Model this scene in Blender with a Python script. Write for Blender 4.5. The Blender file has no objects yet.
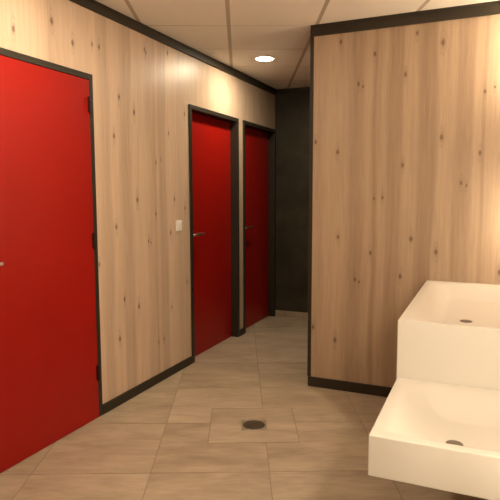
import bpy, bmesh, math, random
from mathutils import Vector, Matrix
random.seed(7)
S = bpy.context.scene
C = S.collection

# ------------------------------------------------------------------ camera
PITCH, ROLL, YAW, FPX, CAMZ = 5.8635, -0.1211, -23.6291, 543.69, 1.40
cd = bpy.data.cameras.new('camera'); cam = bpy.data.objects.new('camera', cd); C.objects.link(cam)
ya, pi_, ro = map(math.radians, (YAW, PITCH, ROLL))
fw = Vector((math.sin(ya)*math.cos(pi_), math.cos(ya)*math.cos(pi_), -math.sin(pi_)))
rt = fw.cross(Vector((0, 0, 1))).normalized(); up = rt.cross(fw)
r2 = math.cos(ro)*rt + math.sin(ro)*up; u2 = -math.sin(ro)*rt + math.cos(ro)*up
M = Matrix((r2, u2, -fw)).transposed().to_4x4(); M.translation = Vector((0, 0, CAMZ))
cam.matrix_world = M
cd.sensor_fit = 'HORIZONTAL'; cd.sensor_width = 36.0; cd.lens = 36.0*FPX/500.0; cd.clip_start = 0.02
S.camera = cam

# ------------------------------------------------------------------ world, exposure
w = bpy.data.worlds.new('world'); S.world = w; w.use_nodes = True
w.node_tree.nodes['Background'].inputs[0].default_value = (0.02, 0.016, 0.012, 1)
S.view_settings.view_transform = 'Standard'; S.view_settings.look = 'None'
S.view_settings.gamma = 1.0; S.view_settings.use_curve_mapping = False
S.view_settings.exposure = 0.26
WARM = (1.0, 0.82, 0.57)
CORRIDOR_E, DOOR_E, NEAR_FILL_E = 290.0, 330.0, 380.0      # downlight lenses; the near one is added fill
TUBE_LOW, TUBE_HIGH_FILL, TUBE_NEAR, TUBE_SIDE_FILL = 31.0, 76.0, 195.0, 32.0   # wall tubes; the high and side ones are added fill

# ------------------------------------------------------------------ room dimensions (metres)
XL, YP, YB, H = -2.2152, 3.7247, 5.7672, 2.5484
YN, XR, XE = -2.2, 0.31, 1.8          # near wall, washbasin wall, far right wall
XC = -1.1705                            # corner of the oak partition
GA = math.radians(24.7)                 # tile grid angle
GK = Vector((math.cos(GA), math.sin(GA), 0)); GG = Vector((-math.sin(GA), math.cos(GA), 0))

# ------------------------------------------------------------------ materials
def mat(name, col, rough=0.5, metal=0.0, spec=0.5, noise=None, bump=None, emit=None):
    m = bpy.data.materials.new(name); m.use_nodes = True
    nt = m.node_tree; b = nt.nodes['Principled BSDF']
    b.inputs['Base Color'].default_value = (*col, 1); b.inputs['Roughness'].default_value = rough
    b.inputs['Metallic'].default_value = metal; b.inputs['Specular IOR Level'].default_value = spec
    if emit:
        b.inputs['Emission Color'].default_value = (*emit[0], 1); b.inputs['Emission Strength'].default_value = emit[1]
    if noise or bump:
        g = nt.nodes.new('ShaderNodeNewGeometry')
    if noise:
        sc, amt = noise
        n = nt.nodes.new('ShaderNodeTexNoise'); n.inputs['Scale'].default_value = sc; n.inputs['Detail'].default_value = 6
        nt.links.new(g.outputs['Position'], n.inputs['Vector'])
        r = nt.nodes.new('ShaderNodeMapRange'); r.inputs[1].default_value = .25; r.inputs[2].default_value = .75
        r.inputs[3].default_value = 1-amt; r.inputs[4].default_value = 1+amt
        nt.links.new(n.outputs['Fac'], r.inputs[0])
        h = nt.nodes.new('ShaderNodeHueSaturation'); h.inputs['Color'].default_value = (*col, 1)
        nt.links.new(r.outputs[0], h.inputs['Value']); nt.links.new(h.outputs[0], b.inputs['Base Color'])
    if bump:
        sc, st = bump
        n = nt.nodes.new('ShaderNodeTexNoise'); n.inputs['Scale'].default_value = sc; n.inputs['Detail'].default_value = 4
        nt.links.new(g.outputs['Position'], n.inputs['Vector'])
        bp = nt.nodes.new('ShaderNodeBump'); bp.inputs['Strength'].default_value = st; bp.inputs['Distance'].default_value = .002
        nt.links.new(n.outputs['Fac'], bp.inputs['Height']); nt.links.new(bp.outputs[0], b.inputs['Normal'])
    return m

def wood(name, axis, stops, knots, rough, light=(.66, .51, .38), dark=(.34, .235, .165)):
    """printed oak laminate: vertical staves, fine grain, small dark knots"""
    m = bpy.data.materials.new(name); m.use_nodes = True
    nt = m.node_tree; N = nt.nodes.new; L = nt.links.new; b = nt.nodes['Principled BSDF']
    geo = N('ShaderNodeNewGeometry'); sep = N('ShaderNodeSeparateXYZ'); L(geo.outputs['Position'], sep.inputs[0])
    uv = N('ShaderNodeCombineXYZ'); L(sep.outputs[axis], uv.inputs[0]); L(sep.outputs['Z'], uv.inputs[1])
    def math_(op, a, bb=None, c=None):
        n = N('ShaderNodeMath'); n.operation = op
        for i, v in enumerate((a, bb, c)):
            if v is None: continue
            if isinstance(v, (int, float)): n.inputs[i].default_value = v
            else: L(v, n.inputs[i])
        return n.outputs[0]
    def vmath(op, a, v):
        n = N('ShaderNodeVectorMath'); n.operation = op; L(a, n.inputs[0]); n.inputs[1].default_value = v
        return n.outputs[0], n.outputs[1]
    def noise(vec, scale, detail=3, rough_=.5, dist=0.0):
        n = N('ShaderNodeTexNoise'); n.inputs['Scale'].default_value = scale; n.inputs['Detail'].default_value = detail
        n.inputs['Roughness'].default_value = rough_; n.inputs['Distortion'].default_value = dist; L(vec, n.inputs['Vector'])
        return n.outputs['Fac']
    # gently wandering stave edges
    wob = noise(vmath('MULTIPLY', uv.outputs[0], (3, .9, 1))[0], 1.0, 2)
    u = math_('ADD', sep.outputs[axis], math_('MULTIPLY_ADD', wob, .05, -.025))
    # stave tones
    u0, u1 = stops[0][0], stops[-1][0]
    ramp = N('ShaderNodeValToRGB'); ramp.color_ramp.interpolation = 'LINEAR'
    el = ramp.color_ramp.elements
    while len(el) < len(stops): el.new(.5)
    for e, (su, v) in zip(el, stops):
        e.position = (su-u0)/(u1-u0); e.color = (v, v, v, 1)
    L(math_('DIVIDE', math_('SUBTRACT', u, u0), u1-u0), ramp.inputs[0])
    uvw = N('ShaderNodeCombineXYZ'); L(u, uvw.inputs[0]); L(sep.outputs['Z'], uvw.inputs[1])
    broad = noise(vmath('MULTIPLY', uvw.outputs[0], (14, .5, 1))[0], 1.0, 2)
    mid = noise(vmath('MULTIPLY', uvw.outputs[0], (45, 1.6, 1))[0], 1.0, 4, .6)
    fine = noise(vmath('MULTIPLY', uvw.outputs[0], (210, 6, 1))[0], 1.0, 4, .65)
    t = math_('ADD', math_('MULTIPLY_ADD', ramp.outputs[0], .85, .08), math_('MULTIPLY_ADD', broad, .34, -.17))
    t = math_('ADD', t, math_('MULTIPLY_ADD', mid, .68, -.34))
    t = math_('ADD', t, math_('MULTIPLY_ADD', fine, .66, -.33))
    mix = N('ShaderNodeMix'); mix.data_type = 'RGBA'; mix.clamp_factor = True
    mix.inputs[6].default_value = (*dark, 1); mix.inputs[7].default_value = (*light, 1); L(t, mix.inputs[0])
    # knots
    kw = noise(uv.outputs[0], 90, 2)
    kmin = hmin = None
    for ku, kv, ks in knots:
        dv, _ = vmath('SUBTRACT', uv.outputs[0], (ku, kv, 0))
        sv, _ = vmath('MULTIPLY', dv, (1/(.0105*ks), 1/(.0165*ks), 0))
        _, ln = vmath('LENGTH', sv, (0, 0, 0))
        hv, _ = vmath('MULTIPLY', dv, (1/(.020*ks), 1/(.085*ks), 0))
        _, hl = vmath('LENGTH', hv, (0, 0, 0))
        kmin = ln if kmin is None else math_('MINIMUM', kmin, ln)
        hmin = hl if hmin is None else math_('MINIMUM', hmin, hl)
    kd = math_('ADD', kmin, math_('MULTIPLY_ADD', kw, .8, -.4))
    def smooth(v, a, bb, lo, hi):
        n = N('ShaderNodeMapRange'); n.interpolation_type = 'SMOOTHSTEP'
        for i, x in enumerate((a, bb, lo, hi)): n.inputs[i+1].default_value = x
        L(v, n.inputs[0]); return n.outputs[0]
    kmask = smooth(kd, .35, 1.3, .76, 0)
    rings = N('ShaderNodeMath'); rings.operation = 'SINE'; L(math_('MULTIPLY', math_('ADD', hmin, math_('MULTIPLY', kw, .5)), 16), rings.inputs[0])
    hmask = math_('MULTIPLY', smooth(hmin, .2, 1.1, .42, 0), math_('MULTIPLY_ADD', rings.outputs[0], .5, .6))
    m2 = N('ShaderNodeMix'); m2.data_type = 'RGBA'; L(hmask, m2.inputs[0]); L(mix.outputs[2], m2.inputs[6]); m2.inputs[7].default_value = (.22, .15, .10, 1)
    m3 = N('ShaderNodeMix'); m3.data_type = 'RGBA'; L(kmask, m3.inputs[0]); L(m2.outputs[2], m3.inputs[6]); m3.inputs[7].default_value = (.105, .055, .03, 1)
    L(m3.outputs[2], b.inputs['Base Color'])
    b.inputs['Roughness'].default_value = rough; b.inputs['Specular IOR Level'].default_value = .5
    bp = N('ShaderNodeBump'); bp.inputs['Strength'].default_value = .12; bp.inputs['Distance'].default_value = .001
    L(fine, bp.inputs['Height']); L(bp.outputs[0], b.inputs['Normal'])
    return m

# knot positions (along the wall, height, size)
PK= [(-0.956, 2.421, 1), (-0.726, 2.319, 1), (-0.831, 2.134, 1), (-0.801, 2.116, 0.7), (-0.526, 2.17, 1), (-0.459, 2.423, 1), (-0.301, 2.346, 1.4), (-0.047, 2.027, 0.9), (0.008, 2.049, 0.6), (-1.126, 1.762, 1), (-0.968, 1.688, 1.1), (-0.53, 1.589, 1), (-0.712, 1.368, 0.7), (-0.656, 1.375, 0.8), (-0.292, 1.76, 1.2), (-0.061, 1.653, 1), (-0.166, 1.468, 1), (-0.133, 1.451, 0.7), (-0.957, 1.1, 1), (-0.729, 0.997, 1), (-0.832, 0.807, 1), (-0.804, 0.791, 0.7), (-0.527, 0.847, 1.1), (-0.463, 1.102, 1.2), (-0.303, 1.021, 1.2), (0.079, 0.908, 1.1), (-1.132, 0.441, 1), (-0.969, 0.362, 1.2)]
LK= [(2.771, 2.295, 1), (3.255, 2.393, 0.9), (3.271, 2.374, 0.8), (3.55, 2.438, 1), (2.956, 2.026, 1.1), (3.116, 1.95, 1.2), (3.784, 2.027, 1), (2.894, 1.772, 1), (3.548, 1.855, 0.8), (3.371, 1.63, 0.8), (3.437, 1.651, 0.6), (3.132, 1.362, 1.2), (3.615, 1.364, 1), (3.773, 1.291, 1), (3.358, 1.258, 0.8), (2.893, 1.189, 1), (3.552, 1.111, 1.1), (3.256, 1.069, 0.8), (3.286, 1.055, 0.6), (2.713, 0.965, 0.8), (3.788, 0.693, 1), (2.96, 0.699, 1), (3.122, 0.62, 1.2), (3.551, 0.532, 0.7), (2.899, 0.442, 1.1), (3.364, 0.303, 0.7), (3.433, 0.309, 0.8), (2.379, 2.339, 1.3), (2.112, 2.226, 1.1), (2.539, 2.262, 1.1), (2.707, 2.295, 0.8)]

PANEL_STOPS = [(-1.18, .62), (-1.09, .45), (-1.04, .62), (-.98, .70), (-.91, .55), (-.86, .30), (-.80, .35), (-.775, .62), (-.735, .60), (-.715, .12),
               (-.695, .55), (-.645, .58), (-.62, .28), (-.55, .30), (-.525, .72), (-.45, .62), (-.425, .25), (-.34, .22), (-.315, .66), (-.225, .60),
               (-.20, .34), (-.12, .36), (-.095, .72), (-.06, .66), (-.045, .15), (-.03, .7), (.06, .8), (.12, .4), (.25, .6), (.6, .5), (1.8, .6)]
LEFT_STOPS = [(1.7, .6), (1.95, .75), (2.03, .5), (2.2, .7), (2.33, .62), (2.36, .3), (2.45, .65), (2.6, .72), (2.72, .85), (2.78, .5), (2.84, .45), (2.87, .75),
              (2.95, .72), (2.98, .42), (3.07, .45), (3.1, .78), (3.22, .72), (3.28, .5), (3.34, .55), (3.36, .2), (3.385, .65), (3.42, .35), (3.50, .38),
              (3.53, .78), (3.62, .7), (3.70, .45), (3.85, .55), (4.1, .35), (4.4, .75), (4.83, .55), (5.3, .4), (5.8, .55)]
M_oakL = wood('oak_laminate_left', 'Y', LEFT_STOPS, LK, .40, (.76, .59, .45), (.39, .275, .195))  # same laminate as the partition; stronger light put into a lighter colour
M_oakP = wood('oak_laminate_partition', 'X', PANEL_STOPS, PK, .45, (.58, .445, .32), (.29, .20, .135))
M_red = mat('red_door_paint', (.32, .006, .0025), .40, spec=.3, noise=(1.5, .04))
M_frame = mat('dark_bronze_metal', (.026, .022, .016), .42)
M_trim = mat('dark_brown_trim', (.034, .027, .018), .5, spec=.3)
M_gap = mat('dark_gap_shade', (.012, .009, .008), .8)  # near-black colour stands for the shade in and behind the door gaps
M_hinge = mat('hinge_dark_red_metal', (.022, .004, .004), .5, spec=.3)
M_steel = mat('brushed_steel', (.72, .68, .64), .28, 1.0)
M_stone = mat('charcoal_stone', (.036, .031, .020), .6, spec=.3, noise=(4, .45), bump=(30, .4))
M_white = mat('white_solid_surface', (.79, .77, .73), .30)
M_plastic = mat('white_plastic', (.93, .91, .87), .35)
M_ceil = mat('white_ceiling_tile', (.88, .845, .785), .9, noise=(3, .02), bump=(220, .25))
M_bar = mat('ceiling_grid_bar_shaded', (.50, .44, .37), .8)  # same white as the tiles, with the recess shade put into the colour
M_drain = mat('drain_aged_steel', (.33, .28, .22), .45, .6, noise=(60, .25))
M_bdrain = mat('basin_drain_steel', (.20, .17, .14), .35, .8)
M_grate = mat('drain_dark_grate', (.10, .075, .05), .5, .6, noise=(90, .4))
M_plaster = mat('plain_plaster', (.62, .55, .47), .8)
M_ring = mat('lamp_white_ring', (.80, .78, .74), .5)

def tile_mat(name, lo, hi, rough):
    m = bpy.data.materials.new(name); m.use_nodes = True
    nt = m.node_tree; N = nt.nodes.new; L = nt.links.new; b = nt.nodes['Principled BSDF']
    geo = N('ShaderNodeNewGeometry'); at = N('ShaderNodeAttribute'); at.attribute_name = 'tone'
    mp = N('ShaderNodeMapping'); mp.vector_type = 'POINT'; mp.inputs['Rotation'].default_value = (0, 0, -GA)
    L(geo.outputs['Position'], mp.inputs[0])
    off = N('ShaderNodeVectorMath'); off.operation = 'MULTIPLY_ADD'; L(at.outputs['Fac'], off.inputs[0])
    off.inputs[1].default_value = (37, 53, 11); L(mp.outputs[0], off.inputs[2])
    def noise(sc, scale, det, rg=.55):
        s = N('ShaderNodeVectorMath'); s.operation = 'MULTIPLY'; L(off.outputs[0], s.inputs[0]); s.inputs[1].default_value = sc
        n = N('ShaderNodeTexNoise'); n.inputs['Scale'].default_value = scale; n.inputs['Detail'].default_value = det
        n.inputs['Roughness'].default_value = rg; n.inputs['Distortion'].default_value = .4; L(s.outputs[0], n.inputs['Vector']); return n.outputs['Fac']
    a = noise((1.7, 6, 1), 1.5, 8, .68); c = noise((8, 50, 1), 1.0, 4); d = noise((1, 1.8, 1), 2.6, 4)
    def ma(x, k, y):
        n = N('ShaderNodeMath'); n.operation = 'MULTIPLY_ADD'; L(x, n.inputs[0]); n.inputs[1].default_value = k
        if isinstance(y, float): n.inputs[2].default_value = y
        else: L(y, n.inputs[2])
        return n.outputs[0]
    t = ma(a, 1.35, ma(c, .55, ma(d, 1.0, ma(at.outputs['Fac'], .22, -1.05))))
    mx = N('ShaderNodeMix'); mx.data_type = 'RGBA'; mx.clamp_factor = True
    mx.inputs[6].default_value = (*lo, 1); mx.inputs[7].default_value = (*hi, 1); L(t, mx.inputs[0]); L(mx.outputs[2], b.inputs['Base Color'])
    b.inputs['Roughness'].default_value = rough
    bp = N('ShaderNodeBump'); bp.inputs['Strength'].default_value = .15; bp.inputs['Distance'].default_value = .002
    L(a, bp.inputs['Height']); L(bp.outputs[0], b.inputs['Normal'])
    return m
M_tile = tile_mat('stone_look_floor_tile', (.275, .212, .147), (.535, .445, .34), .45)
M_grout = mat('floor_grout', (.27, .215, .155), .9)

# ------------------------------------------------------------------ helpers
def obj(name, bm, m, parent=None, smooth=False, bevel=0.0, seg=2):
    me = bpy.data.meshes.new(name)
    bmesh.ops.recalc_face_normals(bm, faces=bm.faces)
    bm.to_mesh(me); bm.free()
    o = bpy.data.objects.new(name, me); C.objects.link(o)
    for x in (m if isinstance(m, (list, tuple)) else [m]): me.materials.append(x)
    if smooth:
        for p in me.polygons: p.use_smooth = True
    if bevel:
        b = o.modifiers.new('bevel', 'BEVEL'); b.width = bevel; b.segments = seg; b.limit_method = 'ANGLE'; b.angle_limit = math.radians(50)
        b.harden_normals = False
    if parent: o.parent = parent
    return o
def box(bm, x0, x1, y0, y1, z0, z1):
    vs = [bm.verts.new((x, y, z)) for x in (x0, x1) for y in (y0, y1) for z in (z0, z1)]
    for f in ((0, 1, 3, 2), (4, 6, 7, 5), (0, 4, 5, 1), (2, 3, 7, 6), (0, 2, 6, 4), (1, 5, 7, 3)):
        bm.faces.new([vs[i] for i in f])
    return bm
def boxes(*bs):
    bm = bmesh.new()
    for b in bs: box(bm, *b)
    return bm
def lathe(prof, axis='Z', seg=40, bm=None, at=(0, 0, 0)):
    """prof: (radius, height) list, turned round an axis"""
    bm = bm or bmesh.new(); rings = []
    for r, hgt in prof:
        ring = []
        for i in range(seg if r > 1e-6 else 1):
            a = 2*math.pi*i/seg; p = (r*math.cos(a), r*math.sin(a), hgt)
            if axis == 'X': p = (p[2], p[0], p[1])
            if axis == 'Y': p = (p[0], p[2], p[1])
            ring.append(bm.verts.new((p[0]+at[0], p[1]+at[1], p[2]+at[2])))
        rings.append(ring)
    for A, B in zip(rings, rings[1:]):
        for i in range(seg):
            j = (i+1) % seg
            if len(A) == 1 and len(B) == 1: continue
            if len(A) == 1: bm.faces.new((A[0], B[i], B[j]))
            elif len(B) == 1: bm.faces.new((A[i], A[j], B[0]))
            else: bm.faces.new((A[i], A[j], B[j], B[i]))
    return bm
def sweep(pts, r, seg=14, bm=None, flat=1.0):
    """round bar along a polyline"""
    bm = bm or bmesh.new(); P = [Vector(p) for p in pts]; rings = []
    for i, p in enumerate(P):
        t = (P[min(i+1, len(P)-1)]-P[max(i-1, 0)]).normalized()
        a = t.cross(Vector((0, 0, 1)))
        if a.length < .01: a = t.cross(Vector((0, 1, 0)))
        a.normalize(); b = a.cross(t)
        rings.append([bm.verts.new(p+r*(math.cos(2*math.pi*k/seg)*a+flat*math.sin(2*math.pi*k/seg)*b)) for k in range(seg)])
    for A, B in zip(rings, rings[1:]):
        for k in range(seg): bm.faces.new((A[k], A[(k+1) % seg], B[(k+1) % seg], B[k]))
    bm.faces.new(rings[0][::-1]); bm.faces.new(rings[-1])
    return bm
def empty(name, loc):
    o = bpy.data.objects.new(name, None); C.objects.link(o); o.location = loc; o.empty_display_size = .05
    return o
def adopt(o, parent):
    """parent a mesh modelled in world space without moving it"""
    o.parent = parent; o.matrix_parent_inverse = Matrix.Translation(-parent.location)
    return o
def tag(o, label, cat=None, group=None, kind=None):
    o['label'] = label
    if cat: o['category'] = cat
    if group: o['group'] = group
    if kind: o['kind'] = kind
    return o
def struct(name, bm, m, label, cat, **k):
    return tag(obj(name, bm, m, **k), label, cat, kind='structure')

# ------------------------------------------------------------------ floor and ceiling: real joints cut along the rotated grid
def gridded(name, z, joints_k, joints_g, gap, depth, mats, label, cat, extra=None, gap_g=None):
    gap_g = gap_g or gap
    bm = bmesh.new()
    x0, x1, y0, y1 = XL-.1, XE+.1, YN-.1, YB+.1
    bm.faces.new([bm.verts.new(p) for p in ((x0, y0, z), (x1, y0, z), (x1, y1, z), (x0, y1, z))])
    def cut(d, s, faces=None):
        fs = faces if faces is not None else bm.faces[:]
        es = {e for f in fs for e in f.edges}; vs = {v for f in fs for v in f.verts}
        bmesh.ops.bisect_plane(bm, geom=list(vs)+list(es)+list(fs), plane_co=d*s, plane_no=d, dist=1e-6)
    joint = lambda s, js, g=gap: any(abs(s-j) < g/2 for j in js)
    sq = extra
    def insq(c, pad=0.0):
        if not sq: return False
        k, g = c.dot(GK), c.dot(GG)
        return sq[0]-pad < k < sq[1]+pad and sq[2]-pad < g < sq[3]+pad
    if sq:
        for d, a in ((GK, (sq[0]-gap/2, sq[0]+gap/2, sq[1]-gap/2, sq[1]+gap/2)), (GG, (sq[2]-gap/2, sq[2]+gap/2, sq[3]-gap/2, sq[3]+gap/2))):
            for s in a: cut(d, s)
    for d, js, gp in ((GK, joints_k, gap), (GG, joints_g, gap_g)):
        for j in js:
            for s in (j-gp/2, j+gp/2):
                cut(d, s, [f for f in bm.faces if not insq(f.calc_center_median(), gap)] if sq else None)
    tone = bm.faces.layers.float.new('tone')
    low = []
    for f in bm.faces:
        c = f.calc_center_median(); k, g = c.dot(GK), c.dot(GG)
        if sq and insq(c, gap/2):
            f[tone] = .62; g_ = not insq(c, -gap/2)
        else:
            g_ = joint(k, joints_k) or joint(g, joints_g, gap_g)
            rr = random.Random(hash((sum(k > j for j in joints_k), sum(g > j for j in joints_g))) % 99991); f[tone] = rr.random()
        if g_: low.append(f); f.material_index = 1
    ext = bmesh.ops.extrude_face_region(bm, geom=low)
    bmesh.ops.translate(bm, verts=[v for v in ext['geom'] if isinstance(v, bmesh.types.BMVert)], vec=(0, 0, depth))
    bmesh.ops.delete(bm, geom=low, context='FACES')
    me = bpy.data.meshes.new(name)
    bmesh.ops.recalc_face_normals(bm, faces=bm.faces); bm.to_mesh(me); bm.free()
    o = bpy.data.objects.new(name, me); C.objects.link(o)
    for x in mats: me.materials.append(x)
    return tag(o, label, cat, kind='structure')
DR = Vector((-1.2577, 2.9299, 0)); DK, DG = DR.dot(GK), DR.dot(GG)
floor = gridded('floor', 0, [-.455+.6*i for i in range(-6, 10)], [2.625+.6*i for i in range(-8, 8)], .004, -.0015, [M_tile, M_grout],
                'beige stone-look floor tiles laid at an angle to the walls', 'floor', (-.185, .335, 2.951, 3.449))
CO = Vector((-1.68, 3.485, 0))
ceiling = gridded('ceiling', H, [CO.dot(GK)+.6*i for i in range(-6, 8)], [CO.dot(GG)+.6*i for i in range(-10, 8)], .026, .001, [M_ceil, M_bar],
                  'white suspended ceiling of square tiles', 'ceiling', None, .012)
# slab above the tiles closes the room
struct('trim_1', boxes((XL-.1, XE+.1, YN-.1, YB+.1, H+.02, H+.1)), M_plaster, 'slab above the suspended ceiling tiles', 'ceiling slab')

# ------------------------------------------------------------------ walls
DHT = 2.1139                            # top of the door frames
D = {1: (1.662, 2.689), 2: (3.847, 4.780), 3: (4.8918, 5.765)}
def hole(d): return (D[d][0]+.006, D[d][1]-.006)
segs, y = [], YN
for d in (1, 2, 3):
    a, b = hole(d); segs.append((XL-.16, XL, y, a, 0, H+.02)); segs.append((XL-.16, XL, a, b, DHT-.006, H+.02)); y = b
segs.append((XL-.16, XL, y, YB+.1, 0, H+.02))
struct('wall_left', boxes(*segs), M_oakL, 'oak laminate wall on the left holding the three red doors', 'wall')
struct('wall_back', boxes((XL, XC+.1, YB, YB+.1, 0, H+.02)), M_stone, 'charcoal stone wall at the end of the corridor', 'wall')
struct('wall_right', boxes((XC+.004, XE, YP, YP+.10, 0, H+.02)), M_oakP, 'oak laminate partition wall behind the white washbasins', 'wall')
struct('wall_corridor', boxes((XC+.004, XC+.1, YP+.10, YB, 0, H+.02)), M_stone, 'charcoal side wall of the corridor hidden behind the oak partition', 'wall')
struct('wall_basin', boxes((XR, XR+.12, 1.20, YP, 0, H+.02)), M_oakL, 'oak laminate wall carrying the washbasins', 'wall')
struct('wall_near', boxes((XL, XE, YN-.1, YN, 0, H+.02)), M_oakP, 'oak wall behind the viewpoint', 'wall')
struct('wall_far_right', boxes((XE, XE+.1, YN-.1, YP+.1, 0, H+.02)), M_plaster, 'plain wall closing the room on the right', 'wall')

# ------------------------------------------------------------------ trims and skirtings
TD = .0588
struct('trim_2', boxes((XL, XL+.018, YN, YB, H-TD, H), (XL, XL+.026, YN, YB, H-.012, H)), M_trim, 'dark brown trim along the top of the left oak wall', 'trim', bevel=.002)
struct('trim_3', boxes((XC+.008, XR, YP-.018, YP, H-.0715, H), (XC+.008, XR, YP-.026, YP, H-.014, H)), M_trim, 'dark brown trim along the top of the oak partition', 'trim', bevel=.002)
struct('trim_4', boxes((XL+.026, XC, YB-.018, YB, H-.045, H)), M_trim, 'dark trim along the top of the charcoal wall', 'trim', bevel=.002)
struct('trim_5', boxes((XC, XC+.026, YP-.006, YP, .0707, H-.03), (XC, XC+.004, YP, YP+.108, .0707, H-.004)), M_trim, 'dark metal corner profile on the edge of the oak partition', 'trim', bevel=.0015)
struct('trim_6', boxes((XC-.012, XC+.003, YP+.108, YB-.02, H-.0715, H)), M_trim, 'dark trim along the top of the corridor side wall', 'trim', bevel=.002)
struct('baseboard_left', boxes((XL, XL+.014, YN, D[1][0]-.001, 0, .064), (XL, XL+.014, D[1][1]+.001, D[2][0]-.001, 0, .064), (XL, XL+.014, D[2][1]+.001, D[3][0]-.001, 0, .064)),
       M_trim, 'dark brown baseboard along the left oak wall', 'baseboard', bevel=.002)
struct('baseboard_right', boxes((XC+.006, XR, YP-.014, YP, 0, .0707)), M_trim, 'dark brown baseboard under the oak partition', 'baseboard', bevel=.002)
struct('baseboard_back', boxes((XL+.012, XC, YB-.01, YB, 0, .072)), M_tile, 'beige tile baseboard under the charcoal wall', 'baseboard', bevel=.002)

# ------------------------------------------------------------------ doors
def door(n, recess, hinges, label):
    a, b = D[n]; root = empty('door_%d' % n, (XL, (a+b)/2, 0)); tag(root, label, 'door', kind='structure')
    fwid = .035; pr = .012
    back = XL-.13
    # frame: face casing and deep jamb in one profile
    bm = boxes((back, XL+pr, a, a+fwid, 0, DHT), (back, XL+pr, b-fwid, b, 0, DHT), (back, XL+pr, a+fwid, b-fwid, DHT-fwid, DHT))
    if recess:                          # stop bead behind the leaf
        s = .014; xs = XL-recess-.045
        box(bm, back, xs, a+fwid, a+fwid+s, 0, DHT-fwid); box(bm, back, xs, b-fwid-s, b-fwid, 0, DHT-fwid); box(bm, back, xs, a+fwid+s, b-fwid-s, DHT-fwid-s, DHT-fwid)
    adopt(obj('door_frame', bm, M_frame, bevel=.002), root)
    xf = XL-recess if recess else XL+.015
    g = .004
    leaf = adopt(obj('door_leaf', boxes((xf-.04, xf, a+fwid+g, b-fwid-g, .003, DHT-fwid-g)), M_red, bevel=.002), root)
    adopt(obj('door_gap_shade', boxes((xf-.06, xf-.042, a+fwid, a+fwid+.02, 0, DHT-fwid), (xf-.06, xf-.042, b-fwid-.02, b-fwid, 0, DHT-fwid), (xf-.06, xf-.042, a+fwid+.02, b-fwid-.02, DHT-fwid-.02, DHT-fwid)), M_gap), root)  # dark strips painted in for the shade in the gap round the leaf
    # lever handle near the left edge, lever pointing at the hinges
    hy, hz = a+fwid+.055, 1.062
    bm = lathe([(0, 0), (.025, 0), (.025, .006), (.023, .008), (0, .008)], 'X', 32, at=(xf, hy, hz))
    pts = [(xf+.006, hy, hz), (xf+.03, hy, hz), (xf+.043, hy+.003, hz), (xf+.050, hy+.012, hz), (xf+.051, hy+.03, hz), (xf+.051, hy+.10, hz+.002), (xf+.049, hy+.165, hz+.004)]
    sweep(pts, .0095, 14, bm)
    hd = adopt(obj('door_handle', bm, M_steel, smooth=True), root); hd['label'] = 'steel lever handle'
    hd.modifiers.new('split', 'EDGE_SPLIT').split_angle = math.radians(45)
    # lock cylinder under the lever
    bm = lathe([(0, 0), (.025, 0), (.025, .005), (.022, .008), (0, .008)], 'X', 32, at=(xf, hy, hz-.10))
    adopt(obj('door_lock', bm, M_hinge if n == 3 else M_red), root)
    if hinges:
        for z in (1.93, 1.12, .29):
            bm = lathe([(0, -.05), (.007, -.05), (.0085, -.046), (.0085, .046), (.007, .05), (0, .05)], 'Z', 20, at=(xf+.004, b-fwid-.004, z))
            box(bm, xf, xf+.003, b-fwid-.020, b-fwid-.005, z-.045, z+.045)
            hg = adopt(obj('hinge', bm, M_hinge), root); hg['label'] = 'dark red barrel hinge'
    return root
door(1, 0, True, 'large red door nearest the viewer, flush with its dark frame, hinges on its right edge')
door(2, .06, False, 'red door recessed in a dark frame just right of the light switch')
door(3, .06, False, 'farthest and darkest red door, beside the charcoal end wall')
struct('trim_7', boxes((XL-.4, XL-.17, YN, YB, 0, H)), M_gap, 'dark void behind the red doors', 'void')

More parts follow.
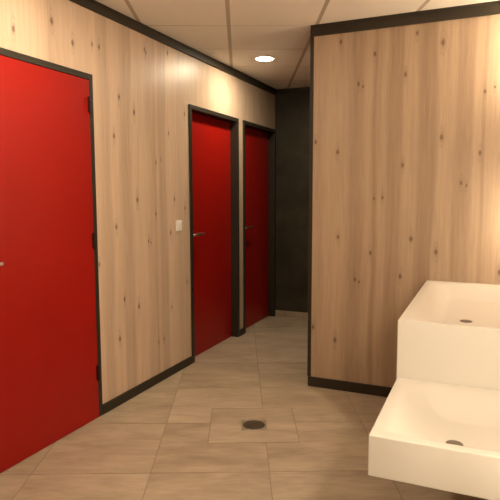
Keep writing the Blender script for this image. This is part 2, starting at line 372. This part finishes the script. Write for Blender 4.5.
# ------------------------------------------------------------------ washbasins
def washbasin(x0, y0, y1, ztop, zbot, drain, label, tx, ty0, ty1, drop):
    x1 = XR-.001
    root = empty('washbasin', ((x0+x1)/2, (y0+y1)/2, zbot)); tag(root, label, 'washbasin')
    nx, ny = 72, 96
    bm = bmesh.new()
    ss = lambda t: (lambda q: q*q*q*(q*(6*q-15)+10))(max(0, min(1, t)))
    rim = .014; near = .036
    def depth(x, y):
        a = ss((x-x0-rim)/tx); b = ss((x1-.06-x)/.16); c = ss((y-y0-near)/ty0); d = ss((y1-rim-y)/ty1)
        fall = max(0, 1-math.hypot((x-drain[0])/.30, (y-drain[1])/((y1-y0)*.55)))
        return -drop*a*b*c*d*(.86+.14*fall)
    X = [x0+(x1-x0)*i/nx for i in range(nx+1)]; Y = [y0+(y1-y0)*j/ny for j in range(ny+1)]
    top = [[bm.verts.new((x, yy, ztop+depth(x, yy))) for yy in Y] for x in X]
    for i in range(nx):
        for j in range(ny): bm.faces.new((top[i][j], top[i+1][j], top[i+1][j+1], top[i][j+1]))
    rimv = [top[i][0] for i in range(nx+1)]+[top[nx][j] for j in range(1, ny+1)]+[top[i][ny] for i in range(nx-1, -1, -1)]+[top[0][j] for j in range(ny-1, 0, -1)]
    corners = [bm.verts.new((x, yy, zbot)) for x, yy in ((x0, y0), (x1, y0), (x1, y1), (x0, y1))]
    bm.faces.new([top[i][0] for i in range(nx, -1, -1)]+[corners[0], corners[1]])
    bm.faces.new([top[nx][j] for j in range(ny, -1, -1)]+[corners[1], corners[2]])
    bm.faces.new([top[i][ny] for i in range(nx+1)]+[corners[2], corners[3]])
    bm.faces.new([top[0][j] for j in range(ny+1)]+[corners[3], corners[0]])
    bm.faces.new(corners)
    o = obj('basin', bm, M_white, bevel=.004, seg=3)
    for p in o.data.polygons: p.use_smooth = len(p.vertices) == 4 and p.area < .01
    adopt(o, root)
    zd = ztop+depth(*drain)
    bm = lathe([(0, .004), (.026, .004), (.031, .0025), (.033, -.002), (.033, -.012), (0, -.012)], 'Z', 40, at=(drain[0], drain[1], zd+.001))
    dr = adopt(obj('drain', bm, M_bdrain, smooth=True), root); dr['label'] = 'round steel drain cover'
    dr.modifiers.new('split', 'EDGE_SPLIT').split_angle = math.radians(40)
    return root
washbasin(-.3521, 1.8307, 2.4835, .5651, .4163, (-.083, 2.122), 'white low trough washbasin in the foreground, the lower of the two', .25, .05, .17, .112)
washbasin(-.3565, 2.4845, YP-.001, .8315, .4163, (-.085, 3.06), 'white taller washbasin against the oak partition, behind the low one', .16, .06, .15, .108)

# ------------------------------------------------------------------ light switch
sw = empty('light_switch', (XL, 3.668, 1.157)); tag(sw, 'small white square light switch on the oak wall left of the middle red door', 'light switch')
bm = boxes((XL, XL+.009, 3.627, 3.709, 1.116, 1.198)); adopt(obj('switch_plate', bm, M_plastic, bevel=.003, seg=3), sw)
bm = bmesh.new()
vs = [bm.verts.new(p) for p in ((XL+.009, 3.645, 1.134), (XL+.009, 3.691, 1.134), (XL+.009, 3.691, 1.180), (XL+.009, 3.645, 1.180),
                                (XL+.0115, 3.645, 1.134), (XL+.0115, 3.691, 1.134), (XL+.0155, 3.691, 1.180), (XL+.0155, 3.645, 1.180))]
for f in ((0, 1, 2, 3), (4, 5, 6, 7), (0, 1, 5, 4), (1, 2, 6, 5), (2, 3, 7, 6), (3, 0, 4, 7)): bm.faces.new([vs[i] for i in f])
adopt(obj('rocker', bm, M_plastic, bevel=.001), sw)

# ------------------------------------------------------------------ floor drain
fd = empty('floor_drain', (DR.x, DR.y, 0)); fd.rotation_euler = (0, 0, GA)
tag(fd, 'small square metal floor drain with a round dark grate in the tiled floor', 'floor drain')
bm = bmesh.new(); hs, n = .076, 48
def ring(fun, z): return [bm.verts.new((*fun(2*math.pi*i/n), z)) for i in range(n)]
def sqf(s):
    def f(a):
        c_, s_ = math.cos(a), math.sin(a); k = s/max(abs(c_), abs(s_)); return (c_*k, s_*k)
    return f
cir = lambda r: (lambda a: (r*math.cos(a), r*math.sin(a)))
R = [ring(sqf(hs), 0), ring(sqf(hs), .002), ring(sqf(hs-.003), .003), ring(cir(.069), .003), ring(cir(.066), .0005)]
for A, B in zip(R, R[1:]):
    for i in range(n): bm.faces.new((A[i], A[(i+1) % n], B[(i+1) % n], B[i]))
obj('drain_frame', bm, M_drain, fd)
bm = lathe([(.066, .0004), (.065, .0022), (.058, .0024), (.057, .0012)], 'Z', 48)
for rr in (.044, .027): lathe([(rr+.004, .0005), (rr+.003, .0022), (rr-.003, .0022), (rr-.004, .0005)], 'Z', 40, bm)
lathe([(0, .0024), (.010, .0022), (.011, .0005)], 'Z', 24, bm)
for k in range(6):
    a = k*math.pi/3; d_ = Vector((math.cos(a), math.sin(a), 0)); e_ = Vector((-d_.y, d_.x, 0))*.0025
    q = [bm.verts.new(v) for v in (d_*.008+e_+Vector((0, 0, .002)), d_*.008-e_+Vector((0, 0, .002)), d_*.059-e_+Vector((0, 0, .002)), d_*.059+e_+Vector((0, 0, .002)))]
    bm.faces.new(q)
bm.faces.new([bm.verts.new((.066*math.cos(2*math.pi*i/n), .066*math.sin(2*math.pi*i/n), .0004)) for i in range(n)])
gr = obj('grate', bm, M_grate, fd); gr['label'] = 'round dark grate'

# ------------------------------------------------------------------ lamps
def downlight(x, y, label, strength):
    root = empty('downlight', (x, y, H)); tag(root, label, 'ceiling light', 'recessed ceiling downlights')
    bm = lathe([(.072, .001), (.080, .001), (.080, -.003), (.077, -.006), (.072, -.005), (.070, .001)], 'Z', 48)
    obj('ring', bm, M_ring, root, smooth=True)
    bm = lathe([(0, -.012), (.022, -.0116), (.042, -.0100), (.058, -.0070), (.068, -.0033), (.0715, .002)], 'Z', 48)
    obj('lens', bm, mat('lamp_lens', (.9, .9, .9), .5, emit=(WARM, strength)), root, smooth=True)
    return root
downlight(-1.7956, 4.4208, 'glowing round recessed downlight in the ceiling of the corridor', CORRIDOR_E)
downlight(-1.62, 1.95, 'round recessed downlight in front of the nearest red door, outside the photo', DOOR_E)
downlight(.85, .35, 'added unseen fill downlight right of the viewpoint', NEAR_FILL_E)  # no known lamp here, added to brighten the near room
# upright tube lamps on the washbasin wall, inferred ones plus added fill, just outside the photo
def tube_lamp(y, z0, z1, strength, label):
    tl = empty('wall_lamp', (XR, y, z0)); tag(tl, label, 'wall lamp', 'tube lamps on the washbasin wall')
    tx, r = XR-.05, .016
    adopt(obj('tube', lathe([(0, z0+.03), (r, z0+.03), (r, z1-.03), (0, z1-.03)], 'Z', 24, at=(tx, y, 0)),
              mat('lamp_tube', (.9, .9, .9), .5, emit=(WARM, strength)), smooth=True), tl)
    bm = boxes((XR-.02, XR, y-.02, y+.02, z0, z1), (tx-.02, XR-.02, y-.02, y+.02, z0, z0+.028), (tx-.02, XR-.02, y-.02, y+.02, z1-.028, z1))
    adopt(obj('holder', bm, M_steel, bevel=.002), tl)
tube_lamp(3.58, .98, 1.50, TUBE_LOW, 'lower upright tube lamp on the washbasin wall beside the oak partition')
tube_lamp(3.58, 2.00, 2.50, TUBE_HIGH_FILL, 'added unseen fill tube high on the washbasin wall beside the oak partition')  # extra tube added above the inferred one to lift the ceiling light
tube_lamp(1.35, 1.30, 1.90, TUBE_NEAR, 'upper upright tube lamp at the near end of the washbasin wall')
tube_lamp(1.50, .50, 1.00, TUBE_SIDE_FILL, 'added unseen fill tube low at the near end of the washbasin wall')  # extra tube added to brighten the end face of the low basin
